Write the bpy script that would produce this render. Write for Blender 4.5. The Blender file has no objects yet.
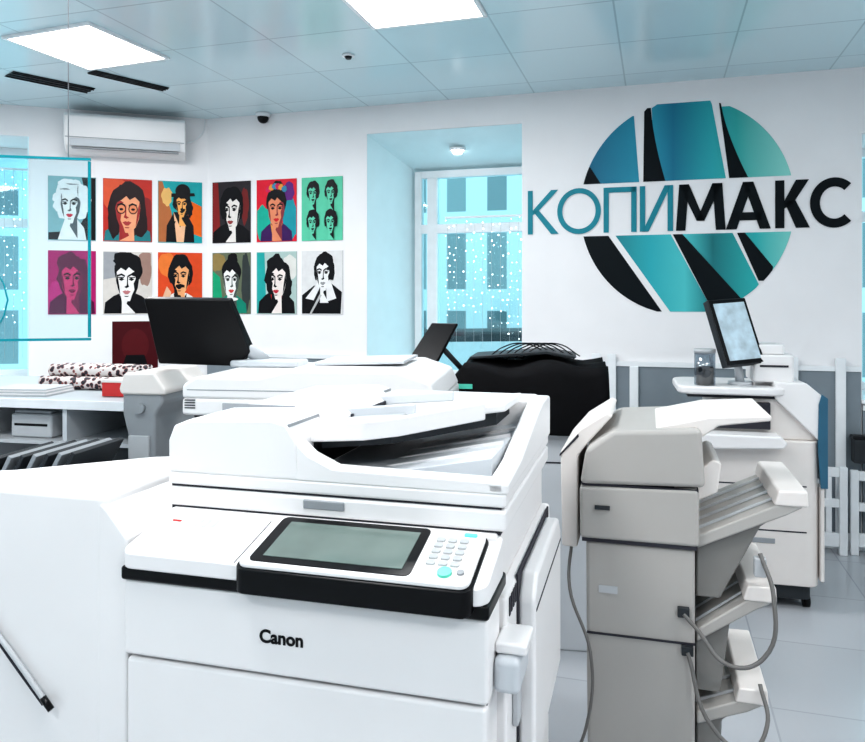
import bpy, bmesh, math, random
from mathutils import Vector, Matrix
random.seed(4)
sc = bpy.context.scene
try:
    sc.view_settings.view_transform = 'Standard'
    sc.view_settings.look = 'None'
    sc.view_settings.look = 'Medium High Contrast'
except Exception as e: print('look', e)

# ---------------------------------------------------------------- materials
def mat(name, col, rough=0.5, metal=0.0, emis=0.0, var=0.04, scale=8.0, bump=0.0, spec=0.5, ecol=None, coat=0.0):
    m = bpy.data.materials.new(name); m.use_nodes = True
    nt = m.node_tree; b = nt.nodes['Principled BSDF']
    b.inputs['Roughness'].default_value = rough
    b.inputs['Metallic'].default_value = metal
    b.inputs['Specular IOR Level'].default_value = spec
    b.inputs['Coat Weight'].default_value = coat
    tc = nt.nodes.new('ShaderNodeTexCoord')
    n = nt.nodes.new('ShaderNodeTexNoise'); n.inputs['Scale'].default_value = scale; n.inputs['Detail'].default_value = 3
    nt.links.new(tc.outputs['Object'], n.inputs['Vector'])
    r = nt.nodes.new('ShaderNodeValToRGB')
    c0 = [max(0, c*(1-var)) for c in col]; c1 = [min(1, c*(1+var)) for c in col]
    r.color_ramp.elements[0].position = 0.3; r.color_ramp.elements[1].position = 0.7
    r.color_ramp.elements[0].color = (*c0, 1); r.color_ramp.elements[1].color = (*c1, 1)
    nt.links.new(n.outputs['Fac'], r.inputs['Fac'])
    nt.links.new(r.outputs['Color'], b.inputs['Base Color'])
    if bump > 0:
        bp = nt.nodes.new('ShaderNodeBump'); bp.inputs['Strength'].default_value = bump; bp.inputs['Distance'].default_value = 0.01
        nt.links.new(n.outputs['Fac'], bp.inputs['Height']); nt.links.new(bp.outputs['Normal'], b.inputs['Normal'])
    if emis > 0:
        b.inputs['Emission Color'].default_value = (*(ecol or col), 1)
        b.inputs['Emission Strength'].default_value = emis
    return m

def brickmat(name, c1, c2, mortar, bw, rh, ms, rough=0.4, offset=0.0, spec=0.5, metal=0.0):
    m = bpy.data.materials.new(name); m.use_nodes = True
    nt = m.node_tree; b = nt.nodes['Principled BSDF']
    b.inputs['Roughness'].default_value = rough; b.inputs['Specular IOR Level'].default_value = spec
    b.inputs['Metallic'].default_value = metal
    tc = nt.nodes.new('ShaderNodeTexCoord'); k = nt.nodes.new('ShaderNodeTexBrick')
    k.offset = offset; k.squash = 1
    k.inputs['Color1'].default_value = (*c1, 1); k.inputs['Color2'].default_value = (*c2, 1)
    k.inputs['Mortar'].default_value = (*mortar, 1); k.inputs['Scale'].default_value = 1
    k.inputs['Mortar Size'].default_value = ms; k.inputs['Mortar Smooth'].default_value = 0.1
    k.inputs['Bias'].default_value = 0
    k.inputs['Brick Width'].default_value = bw; k.inputs['Row Height'].default_value = rh
    nt.links.new(tc.outputs['Object'], k.inputs['Vector'])
    nt.links.new(k.outputs['Color'], b.inputs['Base Color'])
    return m, k, tc

WALL = mat('wall_paint', (0.88, 0.875, 0.885), 0.7, var=0.02, scale=3)
REVEAL = mat('reveal_cyan_lit', (0.74, 0.92, 0.96), 0.6, var=0.02)  # cyan of the window light put into the reveal colour
DADO = mat('dado_grey', (0.22, 0.26, 0.29), 0.5)
TRIMW = mat('trim_white', (0.85, 0.88, 0.9), 0.4)
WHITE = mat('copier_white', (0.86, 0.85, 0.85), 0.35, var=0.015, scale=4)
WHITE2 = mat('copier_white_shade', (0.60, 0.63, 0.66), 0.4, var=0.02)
OFFW = mat('warm_white', (0.78, 0.74, 0.71), 0.45, var=0.02)
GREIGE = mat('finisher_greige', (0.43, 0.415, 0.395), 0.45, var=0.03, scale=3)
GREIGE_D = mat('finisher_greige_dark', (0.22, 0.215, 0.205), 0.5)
BLACK = mat('black_plastic', (0.003, 0.003, 0.004), 0.3, spec=0.25)
BLACKM = mat('black_matte', (0.004, 0.004, 0.005), 0.85, bump=0.4, scale=12, spec=0.15)
DARK = mat('dark_grey', (0.03, 0.035, 0.04), 0.5, spec=0.3)
GREY = mat('mid_grey', (0.30, 0.32, 0.34), 0.5)
LGREY = mat('light_grey', (0.5, 0.52, 0.54), 0.5)
SEAM = mat('seam_grey', (0.04, 0.04, 0.05), 0.6, spec=0.2)
LCD = mat('lcd_screen', (0.13, 0.17, 0.155), 0.12, var=0.3, scale=5)
SCRB = mat('screen_blue', (0.38, 0.48, 0.54), 0.2, emis=0.35, var=0.35, scale=14)
GREEN = mat('key_green', (0.1, 0.6, 0.45), 0.4, emis=0.1)
CYANL = mat('led_cyan', (0.1, 0.8, 0.9), 0.4, emis=0.6)
TEALP = mat('teal_panel', (0.03, 0.13, 0.21), 0.3)
ACRY = mat('acrylic_edge', (0.0, 0.24, 0.29), 0.2, emis=0.02)
CABLE = mat('cable_grey', (0.16, 0.155, 0.15), 0.5)
RED = mat('red_box', (0.6, 0.03, 0.03), 0.5)
WOODG = mat('counter_grey', (0.42, 0.47, 0.50), 0.4)
SNOW = mat('pale_ground', (0.8, 0.86, 0.9), 0.9)
LAMP = mat('led_panel', (1, 1, 1), 0.5, emis=6, ecol=(0.99, 0.99, 1.0))
FAIRY = mat('fairy_bulb', (1, 1, 1), 0.5, emis=4, ecol=(0.9, 0.98, 1.0))

def glassmat(name, tint, gl=0.08):
    m = bpy.data.materials.new(name); m.use_nodes = True; nt = m.node_tree
    for n in list(nt.nodes): nt.nodes.remove(n)
    o = nt.nodes.new('ShaderNodeOutputMaterial'); mx = nt.nodes.new('ShaderNodeMixShader')
    t = nt.nodes.new('ShaderNodeBsdfTransparent'); t.inputs['Color'].default_value = (*tint, 1)
    g = nt.nodes.new('ShaderNodeBsdfGlossy'); g.inputs['Roughness'].default_value = 0.03
    mx.inputs['Fac'].default_value = gl
    nt.links.new(t.outputs[0], mx.inputs[1]); nt.links.new(g.outputs[0], mx.inputs[2]); nt.links.new(mx.outputs[0], o.inputs[0])
    return m
GLASS = glassmat('window_glass', (0.84, 0.98, 1.0), 0.05)
ACRYG = glassmat('acrylic_sheet', (0.90, 0.98, 1.0), 0.05)

# ---------------------------------------------------------------- helpers
def link(o, parent=None):
    sc.collection.objects.link(o)
    if parent is not None: o.parent = parent
    return o
def empty(name, loc=(0, 0, 0), rz=0.0):
    e = bpy.data.objects.new(name, None); e.location = loc; e.rotation_euler = (0, 0, math.radians(rz))
    e.empty_display_size = 0.1
    return link(e)
def mk(name, verts, faces, m, parent=None, bevel=0, seg=3, smooth=False, mats=None, midx=None, recalc=True):
    me = bpy.data.meshes.new(name); me.from_pydata([tuple(v) for v in verts], [], faces)
    for mm in (mats or [m]): me.materials.append(mm)
    if midx:
        for p, i in zip(me.polygons, midx): p.material_index = i
    if recalc:
        bm = bmesh.new(); bm.from_mesh(me); bmesh.ops.recalc_face_normals(bm, faces=bm.faces); bm.to_mesh(me); bm.free()
    o = bpy.data.objects.new(name, me); link(o, parent)
    if bevel > 0:
        for p in me.polygons: p.use_smooth = True
        b = o.modifiers.new('bevel', 'BEVEL'); b.width = bevel; b.segments = seg; b.limit_method = 'ANGLE'
        b.angle_limit = math.radians(25); b.harden_normals = True
    elif smooth:
        for p in me.polygons: p.use_smooth = True
    return o
def box(name, p, x0, x1, y0, y1, z0, z1, m, bevel=0.0):
    v = [(x0,y0,z0),(x1,y0,z0),(x1,y1,z0),(x0,y1,z0),(x0,y0,z1),(x1,y0,z1),(x1,y1,z1),(x0,y1,z1)]
    f = [(0,3,2,1),(4,5,6,7),(0,1,5,4),(1,2,6,5),(2,3,7,6),(3,0,4,7)]
    return mk(name, v, f, m, p, bevel)
def prism(name, p, pts, axis, a, b, m, bevel=0.0):
    n = len(pts)
    def P(q, h):
        if axis == 'y': return (q[0], h, q[1])
        if axis == 'x': return (h, q[0], q[1])
        return (q[0], q[1], h)
    v = [P(q, a) for q in pts] + [P(q, b) for q in pts]
    f = [tuple(range(n)), tuple(range(2*n-1, n-1, -1))] + [(i, (i+1) % n, n+(i+1) % n, n+i) for i in range(n)]
    return mk(name, v, f, m, p, bevel)
def slab(name, p, pts, zf, t0, t1, m, bevel=0.0):
    """outline in xy, sheet following zf(x,y) with offsets t0..t1"""
    n = len(pts)
    v = [(x, y, zf(x, y)+t0) for x, y in pts] + [(x, y, zf(x, y)+t1) for x, y in pts]
    f = [tuple(range(n)), tuple(range(2*n-1, n-1, -1))] + [(i, (i+1) % n, n+(i+1) % n, n+i) for i in range(n)]
    return mk(name, v, f, m, p, bevel)
def rr(x0, x1, y0, y1, r, s=5):
    out = []
    for cx, cy, a0 in ((x1-r, y1-r, 0), (x0+r, y1-r, 90), (x0+r, y0+r, 180), (x1-r, y0+r, 270)):
        for i in range(s+1):
            a = math.radians(a0+90*i/s); out.append((cx+r*math.cos(a), cy+r*math.sin(a)))
    return out
def cyl(name, p, a, b, r, m, r2=None, seg=24):
    a = Vector(a); b = Vector(b); r2 = r if r2 is None else r2
    d = (b-a).normalized(); q = d.to_track_quat('Z', 'Y')
    v = []; 
    for c, rad in ((a, r), (b, r2)):
        for i in range(seg):
            an = 2*math.pi*i/seg
            v.append(c + q @ Vector((rad*math.cos(an), rad*math.sin(an), 0)))
    f = [tuple(range(seg)), tuple(range(2*seg-1, seg-1, -1))] + [(i, (i+1) % seg, seg+(i+1) % seg, seg+i) for i in range(seg)]
    o = mk(name, v, f, m, p)
    for pl in o.data.polygons:
        if len(pl.vertices) == 4: pl.use_smooth = True
    return o
def tube(name, p, pts, r, m, res=8):
    cu = bpy.data.curves.new(name, 'CURVE'); cu.dimensions = '3D'; cu.bevel_depth = r; cu.bevel_resolution = 3; cu.resolution_u = res
    cu.use_fill_caps = True
    s = cu.splines.new('BEZIER'); s.bezier_points.add(len(pts)-1)
    for bp, q in zip(s.bezier_points, pts):
        bp.co = q; bp.handle_left_type = bp.handle_right_type = 'AUTO'
    tmp = bpy.data.objects.new('tmp', cu); sc.collection.objects.link(tmp)
    dg = bpy.context.evaluated_depsgraph_get(); dg.update()
    me = bpy.data.meshes.new_from_object(tmp.evaluated_get(dg)); bpy.data.objects.remove(tmp)
    me.materials.clear(); me.materials.append(m)
    for pl in me.polygons: pl.use_smooth = True
    o = bpy.data.objects.new(name, me); return link(o, p)
class Flat:
    """flat artwork painted as layers in a vertical xz plane"""
    def __init__(s): s.v = []; s.f = []; s.mi = []; s.mats = []
    def add(s, pts, y, m):
        if m not in s.mats: s.mats.append(m)
        b = len(s.v); s.v += [(x, y, z) for x, z in pts]; s.f.append(tuple(range(b, b+len(pts)))); s.mi.append(s.mats.index(m))
    def build(s, name, parent=None, rot=None, loc=None):
        o = mk(name, s.v, s.f, None, parent, mats=s.mats, midx=s.mi, recalc=False)
        if loc is not None: o.location = loc; o.rotation_euler = (0, 0, math.radians(rot))
        return o

# ---------------------------------------------------------------- room
H = 2.9
C = (-1.74, 5.80, 0)
RR = -16.7; RL = 180+18.06
wb = empty('wall_back', C, RR)       # logo wall: x right, +y outward
TH = 0.6
box('panel_a', wb, -0.35, 1.322, 0, TH, 0, H, WALL)
box('panel_b', wb, 2.451, 4.51, 0, TH, 0, H, WALL)
box('panel_c', wb, 5.70, 7.1, 0, TH, 0, H, WALL)
box('head_a', wb, 1.322, 2.451, 0, TH, 2.70, H, WALL)
box('head_b', wb, 4.51, 5.70, 0, TH, 2.50, H, WALL)
box('under_sill_a', wb, 1.322, 2.451, 0, TH, 0, 0.88, WALL)
box('under_sill_b', wb, 4.51, 5.70, 0, TH, 0, 0.88, WALL)
prism('splay_a', wb, [(1.3225, 0.002), (1.3225, TH), (1.517, TH)], 'z', 0.90, 2.70, REVEAL)
prism('splay_head_a', wb, [(0.002, 2.699), (TH, 2.699), (TH, 2.50)], 'x', 1.33, 2.45, REVEAL)
box('lining_b', wb, 5.69, 5.70, 0.002, TH, 0.9, 2.5, REVEAL)
box('sill_a', wb, 1.30, 2.47, -0.04, TH-0.05, 0.88, 0.905, TRIMW, 0.006)
box('sill_b', wb, 4.50, 5.72, -0.04, TH-0.05, 0.88, 0.905, TRIMW, 0.006)

wl = empty('wall_left', C, RL)       # poster wall: x leftwards, +y inwards
box('panel_a', wl, -0.0, 1.235, -TH, 0, 0, H, WALL)
box('panel_b', wl, 2.45, 4.2, -TH, 0, 0, H, WALL)
box('head', wl, 1.235, 2.45, -TH, 0, 2.68, H, WALL)
box('under_sill', wl, 1.235, 2.45, -TH, 0, 0, 0.88, WALL)
box('sill', wl, 1.22, 2.46, -TH+0.05, 0.04, 0.88, 0.905, TRIMW, 0.006)
box('lining', wl, 1.236, 1.245, -TH, -0.002, 0.905, 2.68, REVEAL)

ws = empty('wall_side'); box('panel', ws, -5.8, -5.5, -3.2, 5.0, 0, H, WALL)
ws = empty('wall_right'); box('panel', ws, 4.9, 5.2, -3.2, 4.4, 0, H, WALL)
ws = empty('wall_rear'); box('panel', ws, -5.8, 5.2, -3.4, -3.2, 0, H, WALL)

FLOOR, k, _ = brickmat('floor_tile', (0.50, 0.52, 0.55), (0.46, 0.48, 0.51), (0.38, 0.40, 0.43), 0.6, 0.6, 0.004, 0.22)
fl = box('floor', None, -6, 6, -6.9, 3.2, -0.1, 0, FLOOR); fl.location = (0.27, 3.68, 0); fl.rotation_euler = (0, 0, math.radians(RR))
CEIL, k, _ = brickmat('ceiling_tile', (0.67, 0.84, 0.89), (0.61, 0.79, 0.85), (0.44, 0.59, 0.65), 0.6, 0.6, 0.005, 0.2, spec=0.8)
ce = box('ceiling', None, -7, 6.5, -8.5, 4.4, 0, 0.12, CEIL); ce.location = (0.27, 3.68, H); ce.rotation_euler = (0, 0, math.radians(RR))

# dado / trims
dd = empty('trim_1', C, RR)
for i, (a, b) in enumerate(((0.0, 1.32), (1.322, 2.45), (2.45, 4.5), (4.5, 5.7), (5.7, 7.0))):
    z = 1.07 if i in (0, 2, 4) else 0.84
    box('dado_%d' % i, dd, a+0.01, b, -0.02, -0.002, 0.10, z, DADO)
    box('cap_%d' % i, dd, a+0.01, b, -0.03, -0.002, z, z+0.03, TRIMW)
for i, t in enumerate((2.92, 3.02, 3.16, 4.10, 4.36)):
    box('post_%d' % i, dd, t, t+0.055, -0.045, -0.021, 0.1, 1.15 if i != 2 else 1.07, TRIMW, 0.004)
bb = empty('baseboard_back', C, RR); box('board', bb, 0.01, 7.0, -0.03, -0.002, 0, 0.10, TRIMW, 0.004)
dl = empty('trim_2', C, RL)
box('dado', dl, 0.02, 4.1, 0.002, 0.02, 0.10, 0.84, DADO)
box('cap', dl, 0.02, 1.2, 0.002, 0.03, 0.84, 0.86, TRIMW)
bb = empty('baseboard_left', C, RL); box('board', bb, 0.02, 4.1, 0.002, 0.03, 0, 0.10, TRIMW, 0.004)

# windows
def window(name, loc, rot, x0, x1, z0, z1, y, bars, trans):
    e = empty(name, loc, rot)
    w = 0.055
    box('frame_l', e, x0, x0+w, y, y+0.07, z0, z1, TRIMW, 0.004); box('frame_r', e, x1-w, x1, y, y+0.07, z0, z1, TRIMW, 0.004)
    box('frame_b', e, x0+w, x1-w, y, y+0.07, z0, z0+w, TRIMW, 0.004); box('frame_t', e, x0+w, x1-w, y, y+0.07, z1-w, z1, TRIMW, 0.004)
    for i, b in enumerate(bars): box('mullion_%d' % i, e, b-0.04, b+0.04, y-0.003, y+0.073, z0+w, z1-w, TRIMW, 0.004)
    box('transom', e, x0+w, x1-w, y-0.004, y+0.074, trans-0.035, trans+0.035, TRIMW, 0.004)
    box('glass', e, x0+w, x1-w, y+0.03, y+0.036, z0+w, z1-w, GLASS)
    return e
window('window_1', C, RR, 1.517, 2.60, 0.905, 2.50, TH-0.09, [1.66], 2.05)
window('window_2', C, RR, 4.515, 5.69, 0.905, 2.50, TH-0.09, [5.1], 2.05)
window('window_3', C, RL, 1.25, 2.45, 0.905, 2.68, -TH+0.03, [1.85], 2.1)

# fairy light curtain
def fairy(name, loc, rot, x0, x1, y, z0, z1, n, step):
    bm = bmesh.new()
    for i in range(n):
        x = x0+(x1-x0)*i/(n-1); z = z1 - random.uniform(0, step)
        while z > z0 + random.uniform(0, 0.3):
            bmesh.ops.create_icosphere(bm, subdivisions=1, radius=random.uniform(0.003, 0.0062), matrix=Matrix.Translation((x+random.uniform(-.02, .02), y+random.uniform(-.01, .01), z)))
            z -= step*random.uniform(0.5, 1.5)
    me = bpy.data.meshes.new(name); bm.to_mesh(me); bm.free(); me.materials.append(FAIRY)
    e = empty(name, loc, rot)
    o = bpy.data.objects.new('bulbs', me); link(o, e)
    for i in range(n):
        x = x0+(x1-x0)*i/(n-1); cyl('wire_%d' % i, e, (x, y, z0), (x, y, z1), 0.001, LGREY, seg=6)
    box('rail', e, x0-0.02, x1+0.02, y-0.01, y+0.01, z1, z1+0.015, TRIMW)
fairy('fairy_lights', C, RR, 1.80, 2.55, TH-0.14, 1.15, 2.12, 12, 0.06)
fairy('fairy_lights', C, RL, 1.30, 1.85, -TH+0.16, 1.05, 2.5, 10, 0.08)
e = empty('recessed_spotlight', C, RR); cyl('ring', e, (1.93, .26, 2.612), (1.93, .26, 2.595), .06, TRIMW); cyl('bulb', e, (1.93, .26, 2.596), (1.93, .26, 2.57), .045, LAMP, .03)

# outside: street with pale buildings and parked vehicles
FAC, k, tcn = brickmat('facade', (0.10, 0.15, 0.17), (0.20, 0.27, 0.29), (0.50, 0.60, 0.63), 0.8, 1.5, 0.22, 0.8)
mp = FAC.node_tree.nodes.new('ShaderNodeMapping'); mp.inputs['Rotation'].default_value = (math.radians(90), 0, 0)
FAC.node_tree.links.new(tcn.outputs['Object'], mp.inputs['Vector']); FAC.node_tree.links.new(mp.outputs['Vector'], k.inputs['Vector'])
f = empty('street_facade', C, RR); box('building', f, -6, 9, 9, 12, -0.6, 4.6, FAC)
box('cornice', f, -6, 9, 8.8, 9, 4.5, 4.8, SNOW)
f = empty('street_facade', C, RL); box('building', f, -1, 9, -14, -11, -0.6, 5, FAC)
g = box('street_ground', None, -20, 16, 7.4, 26, -0.75, -0.6, SNOW)
pc_ = empty('parked_van', (0.2, 11.3, -0.6), RR)
prism('body', pc_, [(-1.6, .25), (-1.65, .9), (-1.3, 1.0), (-.9, 1.6), (1.5, 1.65), (1.7, 1.0), (1.7, .25)], 'y', 0, 1.5, DARK, .05)
prism('side_glass', pc_, [(-1.1, 1.0), (-.8, 1.45), (1.3, 1.5), (1.4, 1.0)], 'y', -.01, 0.01, LGREY)
for i, x in enumerate((-1.0, 1.05)): cyl('wheel_%d' % i, pc_, (x, -.02, .3), (x, .2, .3), .3, BLACK)

# ceiling lamps
def panel(u, v, rz, e=None):
    ca, sa = math.cos(math.radians(RR)), math.sin(math.radians(RR))
    x = 0.27+u*ca-v*sa; y = 3.68+u*sa+v*ca
    p = empty('ceiling_light_panel', (x, y, H), rz)
    box('diffuser', p, -0.28, 0.28, -0.28, 0.28, -0.012, -0.001, LAMP)
    for i, q in enumerate(((-.3,.3,-.3,-.28),(-.3,.3,.28,.3),(-.3,-.28,-.28,.28),(.28,.3,-.28,.28))):
        box('rim_%d' % i, p, q[0], q[1], q[2], q[3], -0.014, -0.001, TRIMW)
    l = bpy.data.lights.new('panel_light', 'AREA'); l.shape = 'SQUARE'; l.size = 0.55; l.energy = e or 24; l.color = (1.0, 0.985, 0.985)
    lo = bpy.data.objects.new('panel_light', l); link(lo, p); lo.location = (0, 0, -0.02)
panel(-0.3, -0.3, RR); panel(-2.214, -0.173, -21)
for u, v in ((-0.3, -2.7), (-2.7, -2.7), (2.1, -2.1), (2.1, -3.9), (-0.3, -4.5), (3.9, -1.5), (-3.9, -1.5)): panel(u, v, RR, 20)  # out of view: extra panels added to light the room

# ceiling fittings
def cfit(name, cx, cy, L, W, rz):
    e = empty(name, (cx, cy, H), rz); box('slot', e, -L/2, L/2, -W/2, W/2, -0.006, -0.001, BLACK)
    for i in range(3): box('blade_%d' % i, e, -L/2, L/2, -W/2+W*(i+.5)/3-.004, -W/2+W*(i+.5)/3+.004, -0.012, -0.006, DARK)
cfit('ceiling_air_vent', -2.45, 4.82, 0.50, 0.15, 22); cfit('ceiling_air_vent', -1.93, 4.78, 0.50, 0.09, 30)
# swing the slots so they run away from the viewer like the grid tiles
bpy.data.objects['ceiling_air_vent'].rotation_euler = (0, 0, math.radians(48)); bpy.data.objects['ceiling_air_vent.001'].rotation_euler = (0, 0, math.radians(50))
e = empty('dome_security_camera', (-1.27, 5.62, H)); cyl('base', e, (0,0,-0.001), (0,0,-0.03), 0.055, TRIMW)
bm = bmesh.new(); bmesh.ops.create_uvsphere(bm, u_segments=20, v_segments=12, radius=0.042); me = bpy.data.meshes.new('dome'); bm.to_mesh(me); bm.free(); me.materials.append(BLACK)
for p in me.polygons: p.use_smooth = True
o = bpy.data.objects.new('dome', me); link(o, e); o.location = (0, 0, -0.035)
e = empty('small_ceiling_fitting', (-0.48, 4.28, H)); cyl('base', e, (0,0,-0.001), (0,0,-0.012), 0.035, TRIMW); cyl('head', e, (0,0,-0.012), (0,0,-0.025), 0.022, DARK, 0.015)  # small dark ceiling fitting of unspecified kind

# ---------------------------------------------------------------- logo
def gradm(name, stops):
    m = bpy.data.materials.new(name); m.use_nodes = True; nt = m.node_tree; b = nt.nodes['Principled BSDF']; b.inputs['Roughness'].default_value = 0.6
    tc = nt.nodes.new('ShaderNodeTexCoord'); sp = nt.nodes.new('ShaderNodeSeparateXYZ'); mr = nt.nodes.new('ShaderNodeMapRange')
    mr.inputs['From Min'].default_value = 2.8; mr.inputs['From Max'].default_value = 4.2
    r = nt.nodes.new('ShaderNodeValToRGB'); els = r.color_ramp.elements
    els[0].position = stops[0][0]; els[0].color = (*stops[0][1], 1); els[1].position = stops[-1][0]; els[1].color = (*stops[-1][1], 1)
    for p_, c_ in stops[1:-1]:
        q = els.new(p_); q.color = (*c_, 1)
    nt.links.new(tc.outputs['Object'], sp.inputs[0]); nt.links.new(sp.outputs['X'], mr.inputs['Value']); nt.links.new(mr.outputs[0], r.inputs[0]); nt.links.new(r.outputs[0], b.inputs['Base Color'])
    return m
LG1 = gradm('logo_teal_upper', [(0.05, (0.0, 0.13, 0.24)), (0.35, (0.02, 0.33, 0.46)), (0.45, (0.0, 0.18, 0.29)), (0.62, (0.02, 0.40, 0.44)), (0.72, (0.03, 0.40, 0.38)), (1, (0.36, 0.78, 0.70))])
LG2 = gradm('logo_teal_lower', [(0.1, (0.0, 0.14, 0.16)), (0.35, (0.02, 0.42, 0.48)), (0.50, (0.08, 0.56, 0.58)), (0.62, (0.0, 0.18, 0.20)), (0.8, (0.02, 0.44, 0.44)), (1, (0.3, 0.74, 0.66))])
LBLK = mat('logo_black', (0.002, 0.006, 0.009), 0.6, spec=.2); LTEAL = mat('logo_text_teal', (0.0, 0.24, 0.31), 0.6)
F = Flat(); cx, cz, rh, rv = 3.492, 2.094, 0.65, 0.69
def stripe(b0, b1, Lf, Rf, m, y):
    n = 24; L = []; R = []
    for i in range(n+1):
        b = b0+(b1-b0)*i/n; c = math.sqrt(max(0, 1-b*b))
        l = max(-c, min(c, Lf(b))); r = max(-c, min(c, Rf(b)))
        if r-l > 1e-4: L.append((cx+l*rh, cz+b*rv)); R.append((cx+r*rh, cz+b*rv))
    if len(L) > 1: F.add(L+R[::-1], y, m)
U0, U1 = 0.25, 1.0; Y = -0.003
s_ = lambda b: (1-b)/0.75
stripe(U0, U1, lambda b: -2, lambda b: -0.48+0.06*s_(b), LG1, Y)
stripe(U0, 0.55, lambda b: -2, lambda b: -0.99+0.65*(0.55-b), LBLK, Y-0.001)
stripe(U0, 0.97, lambda b: -0.37-0.01*s_(b), lambda b: -0.31+0.14*s_(b)**1.6, LBLK, Y-0.001)
stripe(U0, U1, lambda b: -0.30+0.02*s_(b), lambda b: 0.25+0.14*s_(b), LG1, Y)
stripe(U0, 0.97, lambda b: 0.32+0.10*s_(b), lambda b: 0.34+0.25*s_(b)**1.5, LBLK, Y-0.001)
stripe(U0, U1, lambda b: 0.34+0.10*s_(b), lambda b: 2, LG1, Y)
D0, D1 = -0.25, -1.0
q_ = lambda b: (-0.25-b)
stripe(D0, D1, lambda b: -2, lambda b: -0.72+0.72*q_(b), LBLK, Y)
stripe(D0, D1, lambda b: -0.65+0.73*q_(b), lambda b: -0.12+0.55*q_(b), LG2, Y)
stripe(D0, D1, lambda b: -0.10+0.52*q_(b), lambda b: -0.01+0.90*q_(b), LBLK, Y-0.001)
stripe(D0, D1, lambda b: -0.04+0.62*q_(b), lambda b: 0.45+0.5*q_(b), LG2, Y)
stripe(D0, D1, lambda b: 0.49+0.44*q_(b), lambda b: 0.56+0.80*q_(b), LBLK, Y-0.001)
stripe(D0, D1, lambda b: 0.56+0.6*q_(b), lambda b: 2, LG2, Y)
# lettering
zb, hc = 1.943, 0.295
def bar(p, q, w, m, y, hor=False):
    (x0, z0), (x1, z1) = p, q
    F.add([(x0-w/2, z0), (x0+w/2, z0), (x1+w/2, z1), (x1-w/2, z1)], y, m)
def hbar(x0, x1, z0, z1, m, y): F.add([(x0, z0), (x1, z0), (x1, z1), (x0, z1)], y, m)
def arc(cx_, cz_, rx, rz, w, a0, a1, m, y):
    n = 40
    for i in range(n):
        a = math.radians(a0+(a1-a0)*i/n); b = math.radians(a0+(a1-a0)*(i+1)/n)
        F.add([(cx_+rx*math.cos(a), cz_+rz*math.sin(a)), (cx_+rx*math.cos(b), cz_+rz*math.sin(b)),
               (cx_+(rx-w)*math.cos(b), cz_+(rz-w)*math.sin(b)), (cx_+(rx-w)*math.cos(a), cz_+(rz-w)*math.sin(a))], y, m)
def K(x0, x1, w, m, y):
    bar((x0+w/2, zb), (x0+w/2, zb+hc), w, m, y)
    zm = zb+hc*0.5
    F.add([(x0+w, zm-w*.5), (x0+w, zm+w*.4), (x1-w*1.5, zb+hc), (x1-w*0.1, zb+hc), (x0+w*1.9, zm)], y, m)
    F.add([(x0+w*1.0, zm+w*.3), (x0+w*1.0+w*1.2, zm+w*.4), (x1, zb), (x1-w*1.5, zb)], y, m)
yt = Y-0.003; tw = 0.034; bw = 0.058
K(2.492, 2.70, tw, LTEAL, yt)
arc(2.833, zb+hc/2, 0.143, hc/2+0.005, tw, 0, 360, LTEAL, yt)
bar((3.010, zb), (3.010, zb+hc), tw, LTEAL, yt); bar((3.186, zb), (3.186, zb+hc), tw, LTEAL, yt); hbar(3.0, 3.197, zb+hc-tw, zb+hc, LTEAL, yt)
bar((3.240, zb), (3.240, zb+hc), tw, LTEAL, yt); bar((3.412, zb), (3.412, zb+hc), tw, LTEAL, yt)
F.add([(3.24, zb), (3.278, zb), (3.415, zb+hc), (3.377, zb+hc)], yt, LTEAL)
# M A K C bold
bar((3.475, zb), (3.495, zb+hc), bw, LBLK, yt); bar((3.715, zb), (3.695, zb+hc), bw, LBLK, yt)
F.add([(3.466, zb+hc), (3.525, zb+hc), (3.620, zb+0.06), (3.572, zb+0.06)], yt, LBLK)
F.add([(3.665, zb+hc), (3.724, zb+hc), (3.618, zb+0.06), (3.570, zb+0.06)], yt, LBLK)
F.add([(3.745, zb), (3.808, zb), (3.905, zb+hc), (3.845, zb+hc)], yt, LBLK)
F.add([(3.942, zb), (4.005, zb), (3.905, zb+hc), (3.845, zb+hc)], yt, LBLK)
hbar(3.79, 3.955, zb+0.055, zb+0.105, LBLK, yt)
K(4.03, 4.225, bw*0.9, LBLK, yt)
arc(4.36, zb+hc/2, 0.135, hc/2+0.005, 0.055, 48, 312, LBLK, yt)
F.build('wall_logo', None, RR, C)

# ---------------------------------------------------------------- posters
pc = {}
def col(*c):
    if c not in pc: pc[c] = mat('print_%d' % len(pc), c, 0.45, var=0.05, scale=20, spec=0.2)
    return pc[c]
K_ = (0.004, 0.004, 0.006); W_ = (0.85, 0.85, 0.83)
def ell(cx_, cz_, rx, rz, n=22, a0=0, a1=360):
    return [(cx_+rx*math.cos(math.radians(a0+(a1-a0)*i/n)), cz_+rz*math.sin(math.radians(a0+(a1-a0)*i/n))) for i in range(n+(0 if a1-a0 == 360 else 1))]
def blob(cx_, cz_, rx, rz, j=.12, n=26):
    out = []; ph = random.uniform(0, 6); 
    for i in range(n):
        a = 2*math.pi*i/n; k_ = 1+j*(.6*math.sin(3*a+ph)+.5*math.sin(7*a+ph*2)+random.uniform(-.4, .4))
        out.append((cx_+rx*k_*math.cos(a), cz_+rz*k_*math.sin(a)))
    return out
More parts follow.
